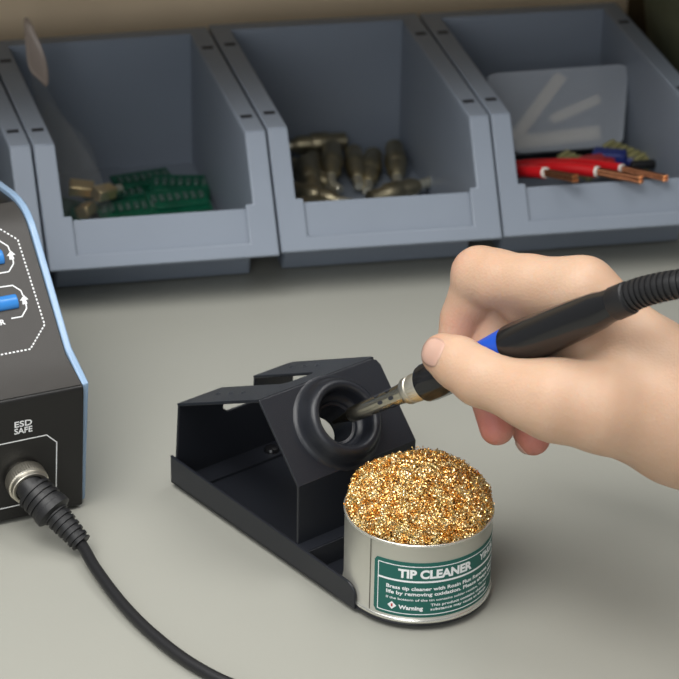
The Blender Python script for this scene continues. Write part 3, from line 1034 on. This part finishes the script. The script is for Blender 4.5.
# ------------------------------------------------------------------ soldering iron
TIPW = Vector((-22.03, -237.26, 50.29))
AX = Vector((0.5621245, -0.579628, 0.5899555)).normalized()
iron = thing('soldering_iron', 'black soldering iron held in the hand, its metal tip in the holder funnel', 'soldering iron', tuple(TIPW),
             AX.to_track_quat('Z', 'X'))
MB().lathe([(0.3, 0), (0.6, 0.3), (1.0, 3.5), (2.2, 8.8), (2.5, 9.4), (2.5, 12)], 32).build('tip', DARKTIP, iron)
o = MB().lathe([(2.6, 9.6), (3.0, 10.2), (3.1, 12), (3.4, 32), (4.0, 39), (4.0, 43)], 40).build('barrel', STEEL, iron)
for k in range(6):
    a = k * math.pi / 3 + 0.35
    c, s = math.cos(a), math.sin(a)
    for z0 in (26.5, 32.5):
        m4 = Matrix.Translation((c * (3.22 if z0 < 30 else 3.6), s * (3.22 if z0 < 30 else 3.6), z0 + (k % 2) * 2)) @ Matrix.Rotation(a, 4, 'Z')
        MB().lathe([(0.75, -0.15), (0.75, 0.22)], 14, m4 @ Matrix.Rotation(math.pi / 2, 4, 'Y') @ Matrix.Diagonal((1.7, 1, 1, 1))).build('vent_shade_disc', HOLE_SHADE, o)  # dark disc painted as the shade in a vent; barrel is uncut
MB().lathe([(3.9, 39.6), (4.9, 40.0), (5.2, 40.6), (5.2, 42.6), (4.8, 42.9), (4.8, 43.4), (5.3, 43.8), (5.3, 48.4), (5.0, 49)], 96, flute=lambda a, h: 1 + 0.02 * math.cos(32 * a) if 43.5 < h < 48.6 else 1).build('knurled_nut', NUT, iron)
MB().lathe([(4.4, 48.4), (6.2, 48.8), (6.9, 49.5), (7.1, 51), (7.1, 58), (6.6, 61), (6.1, 64), (5.9, 66.2)], 72,
           flute=lambda a, h: 1 + (0.035 * (math.cos(10 * a) ** 3) if 50 < h < 60 else 0)).build('front_grip', GLOSSY, iron)
MB().lathe([(5.9, 66), (6.1, 72), (6.7, 80), (7.3, 87), (7.7, 91), (7.75, 92.2)], 64).build('grip_sleeve', BLUE_RUBBER, iron)['label'] = 'bright blue rubber sleeve'
MB().lathe([(7.4, 92.0), (8.0, 92.6), (8.2, 95), (8.1, 104), (7.6, 116), (7.1, 127), (6.6, 134), (5.9, 137.5), (5.7, 141)], 64).build('handle', GLOSSY, iron)
MB().lathe([(5.75, 140.8), (6.0, 141.2), (5.9, 147.5), (5.3, 148)], 64).build('collar', RUBBER, iron)
inv = AX.to_track_quat('Z', 'X').inverted()
relp = [inv @ (Vector(p) - TIPW) for p in [[63.9, -324.7, 139.8], [69.0, -329.6, 143.7], [74.0, -333.9, 146.6], [80.0, -337.5, 148.9], [92.0, -342.8, 151.0], [108.2, -347.3, 149.8], [129.4, -350.8, 139.7], [157.9, -352.4, 110.6], [300, -262, 24], [350, -258, 4], [430, -275, 3], [560, -300, 3], [618, -310, 3.2], [633, -313, -8], [637, -314, -60], [637, -314, -400]]]
cp = catmull([Vector((0, 0, 145))] + relp, 20)
P_, R_ = cut(cp, 2.0, 42, 220, lambda s: (5.1 - s * 0.018) + 0.35 * (1 if math.sin(s * 2 * math.pi / 2.2) > -0.1 else -1))
MB().tube(P_, R_, 32).build('strain_relief', RUBBER, iron)
P_, R_ = cut(cp, 41, 9999, 80, lambda s: 2.9)
MB().tube(P_, R_, 20).build('cord', RUBBER, iron)

# ------------------------------------------------------------------ hand (smooth signed-distance body, extracted as one mesh)
# coordinates in mm in a frame at the iron tip whose axes are (right, up, toward) of HF below
HF = (CAM_R, CAM_U, -CAM_F)
BONES = {
    'palm': [
        ('index_metacarpal', [(88.96, 49.16, 62.0, 11.2), (108.72, 29.28, 66.0, 11.5), (129.65, 10.23, 68.0, 15)]),
        ('middle_metacarpal', [(97.96, 42.99, 44.0, 10), (116.05, 25.99, 50.0, 12), (133.02, 9.96, 57.0, 15)]),
        ('ring_metacarpal', [(107.53, 35.81, 30.0, 10), (121.21, 20.45, 38.0, 12), (134.05, 6.19, 50.0, 15)]),
        ('little_metacarpal', [(112.63, 25.8, 18.0, 10), (122.51, 12.21, 28.0, 12), (134.34, 0.73, 48.0, 15)]),
        ('thenar', [(78.07, 10.1, 77.0, 13.2), (95.07, 8.03, 78.0, 15.5), (118.54, 4.0, 72.0, 19)]),
        ('index_base', [(90.26, 41.41, 56.0, 10.5), (80.22, 44.74, 48.0, 9.5), (69.55, 45.21, 41.0, 8.5)]),
        ('web', [(96.04, 34.99, 52.0, 9), (81.14, 18.55, 58.0, 10)]),
        ('heel', [(96.77, 2.43, 45.0, 11), (120.79, -0.82, 55.0, 17)]),
        ('wrist', [(126.4, 3.82, 66.0, 21), (173.55, -24.41, 78.0, 23), (252.23, -61.39, 150.0, 30)]),
    ],
    'fingers': [
        ('thumb', [(78.07, 10.45, 77.0, 13), (66.84, 12.81, 73.0, 11.0), (52.26, 18.28, 64.0, 10.2), (44.75, 23.19, 58.0, 9.4), (39.56, 26.02, 54.0, 7.9)]),
        ('index', [(88.96, 49.16, 62.0, 11.2), (71.12, 51.94, 49.0, 10.0), (59.37, 53.57, 41.0, 10.6), (53.83, 55.16, 36.0, 10.3), (50.86, 45.74, 30.0, 8.5), (48.06, 39.51, 27.0, 8.0), (44.69, 29.55, 28.0, 6.8)]),
        ('middle', [(97.75, 42.96, 46.0, 10.2), (79.26, 43.07, 38.0, 9.6), (62.9, 42.48, 26.0, 9.4), (55.33, 20.34, 29.0, 8.0), (60.17, -0.85, 34.0, 6.5)]),
        ('ring', [(107.53, 36.91, 30.0, 10), (88.58, 36.99, 16.0, 9), (71.38, 35.16, 6.0, 8.8), (67.19, 14.5, 12.0, 7.8), (74.29, -4.99, 22.0, 6.6)]),
        ('little', [(112.63, 26.91, 18.0, 9), (97.06, 28.36, 6.0, 8.2), (83.47, 29.48, -3.0, 7.8), (80.39, 11.67, 2.0, 7), (85.95, -2.38, 12.0, 5.6)]),
    ],
}
PENS = [(32.29, 14.62, 30.86, 5), (33.67, 15.25, 32.17, 6.9), (39.85, 18.05, 38.08, 7.0), (43.29, 19.6, 41.37, 6.1), (49.47, 22.4, 47.28, 5.9), (57.71, 26.14, 55.15, 7.0), (63.21, 28.63, 60.41, 8.1), (75.58, 34.23, 72.23, 8.0), (87.26, 39.52, 83.39, 7.0), (94.82, 42.94, 90.61, 5.7), (109.93, 49.78, 105.06, 5.5)]


def cone_sd(P, a, b, ra, rb):
    ba = b - a
    L2 = ba @ ba
    t = np.clip(((P - a) @ ba) / L2, 0, 1)
    q = P - a - t[..., None] * ba
    return np.sqrt((q * q).sum(-1)) - (ra + (rb - ra) * t)


def smin(a, b, k):
    h = np.clip(k - np.abs(a - b), 0, None) / k
    return np.minimum(a, b) - h * h * k * 0.25


def chain(P, joints, k):
    d = None
    for (p, q) in zip(joints[:-1], joints[1:]):
        e = cone_sd(P, np.array(p[:3]), np.array(q[:3]), p[3], q[3])
        d = e if d is None else smin(d, e, k)
    return d


def hand_sd(P):
    palm = None
    for nm, jt in BONES['palm']:
        e = chain(P, jt, 4)
        palm = e if palm is None else smin(palm, e, 11.0)
    tot = None
    for nm, jt in BONES['fingers']:
        kk = {'thumb': 8.0, 'index': 5.0}.get(nm, 4.0)
        e = smin(palm, chain(P, jt, 2.6), kk)
        tot = e if tot is None else smin(tot, e, 1.0)
    pen = chain(P, PENS, 1.0)
    g = -(pen - 0.15)
    h = np.clip(1.2 - np.abs(tot - g), 0, None) / 1.2
    return np.maximum(tot, g) + h * h * 1.2 * 0.25


def surface_nets(sd, lo, hi, step):
    n = [int((hi[i] - lo[i]) / step) + 2 for i in range(3)]
    ax = [lo[i] + step * np.arange(n[i]) for i in range(3)]
    D = np.empty(n, dtype=np.float32)
    for i in range(0, n[0], 8):
        X, Y, Z = np.meshgrid(ax[0][i:i + 8], ax[1], ax[2], indexing='ij')
        D[i:i + 8] = sd(np.stack([X, Y, Z], -1))
    S = D < 0
    c = np.zeros([m - 1 for m in n], dtype=np.int8)
    for dx in (0, 1):
        for dy in (0, 1):
            for dz_ in (0, 1):
                c += S[dx:n[0] - 1 + dx, dy:n[1] - 1 + dy, dz_:n[2] - 1 + dz_]
    act = (c > 0) & (c < 8)
    idx = -np.ones(act.shape, dtype=np.int64)
    cells = np.argwhere(act)
    idx[act] = np.arange(len(cells))
    acc = np.zeros((len(cells), 3)); cnt = np.zeros(len(cells))
    for e_ax in range(3):
        o1, o2 = [a for a in range(3) if a != e_ax]
        for u in (0, 1):
            for v in (0, 1):
                off = np.zeros(3, int); off[o1] = u; off[o2] = v
                A = cells + off
                Bc = A.copy(); Bc[:, e_ax] += 1
                da = D[A[:, 0], A[:, 1], A[:, 2]].astype(float); db = D[Bc[:, 0], Bc[:, 1], Bc[:, 2]].astype(float)
                m = (da < 0) != (db < 0)
                t = np.where(m, da / np.where(m, da - db, 1), 0)
                pos = A.astype(float); pos[:, e_ax] += t
                acc[m] += pos[m]; cnt[m] += 1
    V = acc / cnt[:, None] * step + np.array(lo)
    F = []
    for e_ax in range(3):
        o1, o2 = (e_ax + 1) % 3, (e_ax + 2) % 3
        sl0 = [slice(None)] * 3; sl1 = [slice(None)] * 3
        sl0[e_ax] = slice(0, n[e_ax] - 1); sl1[e_ax] = slice(1, n[e_ax])
        cr = S[tuple(sl0)] != S[tuple(sl1)]
        E = np.argwhere(cr)
        E = E[(E[:, o1] > 0) & (E[:, o2] > 0) & (E[:, o1] < n[o1] - 1) & (E[:, o2] < n[o2] - 1)]
        q = []
        for (du, dv) in ((-1, -1), (0, -1), (0, 0), (-1, 0)):
            C = E.copy(); C[:, o1] += du; C[:, o2] += dv
            q.append(idx[C[:, 0], C[:, 1], C[:, 2]])
        q = np.stack(q, 1)
        ins = S[E[:, 0], E[:, 1], E[:, 2]]
        q[~ins] = q[~ins][:, ::-1]
        F.append(q)
    return V, np.concatenate(F)


allj = np.array([j for grp in BONES.values() for nm, jt in grp for j in jt])
lo = (allj[:, :3] - allj[:, 3:4]).min(0) - 3
hi = (allj[:, :3] + allj[:, 3:4]).max(0) + 3
V, F = surface_nets(hand_sd, lo, hi, 1.0)
hand = bpy.data.objects.new('hand', None)
me = bpy.data.meshes.new('hand')
me.from_pydata((V * MM).tolist(), [], F.tolist())
fl = me.attributes.new('flush', 'FLOAT', 'POINT')
w = np.zeros(len(V))
for x, y, z, r, s in [(58.1, 0.38, 38.0, 13, 0.95), (74.8, -4.87, 25.0, 12, 0.95), (85.68, -3.02, 15.0, 10, 0.9), (47.82, 36.9, 32.0, 8, 0.4), (44.6, 61.31, 38.0, 7, 0.2), (34.04, 27.83, 58.0, 6, 0.3), (53.89, 14.92, 35.0, 12, 0.5)]:
    w = np.maximum(w, s * np.exp(-(((V - np.array([x, y, z])) ** 2).sum(1)) / (r * r)))
fl.data.foreach_set('value', w.astype(np.float32))
me.polygons.foreach_set('use_smooth', [True] * len(me.polygons))
me.materials.append(SKIN)
hand = bpy.data.objects.new('hand', me)
COL.objects.link(hand)
HM = Matrix(HF).transposed().to_4x4()
HM.translation = TIPW * MM
hand.matrix_world = HM
md = hand.modifiers.new('smooth', 'SMOOTH'); md.factor = 0.5; md.iterations = 4
tag(hand, 'bare right hand and wrist gripping the black soldering iron', 'hand')


def nail(cx, cy, cz, nrm, up, w, l, name):
    """a thin curved nail laid on the finger surface; cx.. = point near the surface"""
    nrm = Vector(nrm).normalized(); up = Vector(up); up = (up - nrm * up.dot(nrm)).normalized(); sd_ = up.cross(nrm)
    vs = []; nu, nv = 12, 12
    for j in range(nv + 1):
        for i in range(nu + 1):
            u = (i / nu * 2 - 1); v = (j / nv * 2 - 1)
            # squircle outline
            uu = u * math.sqrt(1 - 0.35 * v * v); vv = v * math.sqrt(1 - 0.35 * u * u)
            p = Vector((cx, cy, cz)) + sd_ * (uu * w / 2) + up * (vv * l / 2) + nrm * 9
            for it in range(40):
                d = float(hand_sd(np.array([[p.x, p.y, p.z]]))[0])
                if d < 0.02: break
                p = p - nrm * d * 0.8
            vs.append(p + nrm * (-0.05 + 0.22 * (1 - max(abs(u), abs(v)) ** 4)))
    fs = [(j * (nu + 1) + i, j * (nu + 1) + i + 1, (j + 1) * (nu + 1) + i + 1, (j + 1) * (nu + 1) + i) for j in range(nv) for i in range(nu)]
    o = MB().add(vs, fs).build(name, NAIL, hand, angle=80)
    md = o.modifiers.new('t', 'SOLIDIFY'); md.thickness = 0.25 * MM; md.offset = 0
    return o


nail(35.75, 27.12, 60.0, (-0.62, 0.3, 0.72), (-0.9, 0.42, -0.3), 10.5, 11, 'thumbnail')
nail(71.32, -7.96, 22.0, (-0.93, -0.35, 0.05), (0.35, -0.85, 0), 6, 6, 'ring_fingernail')
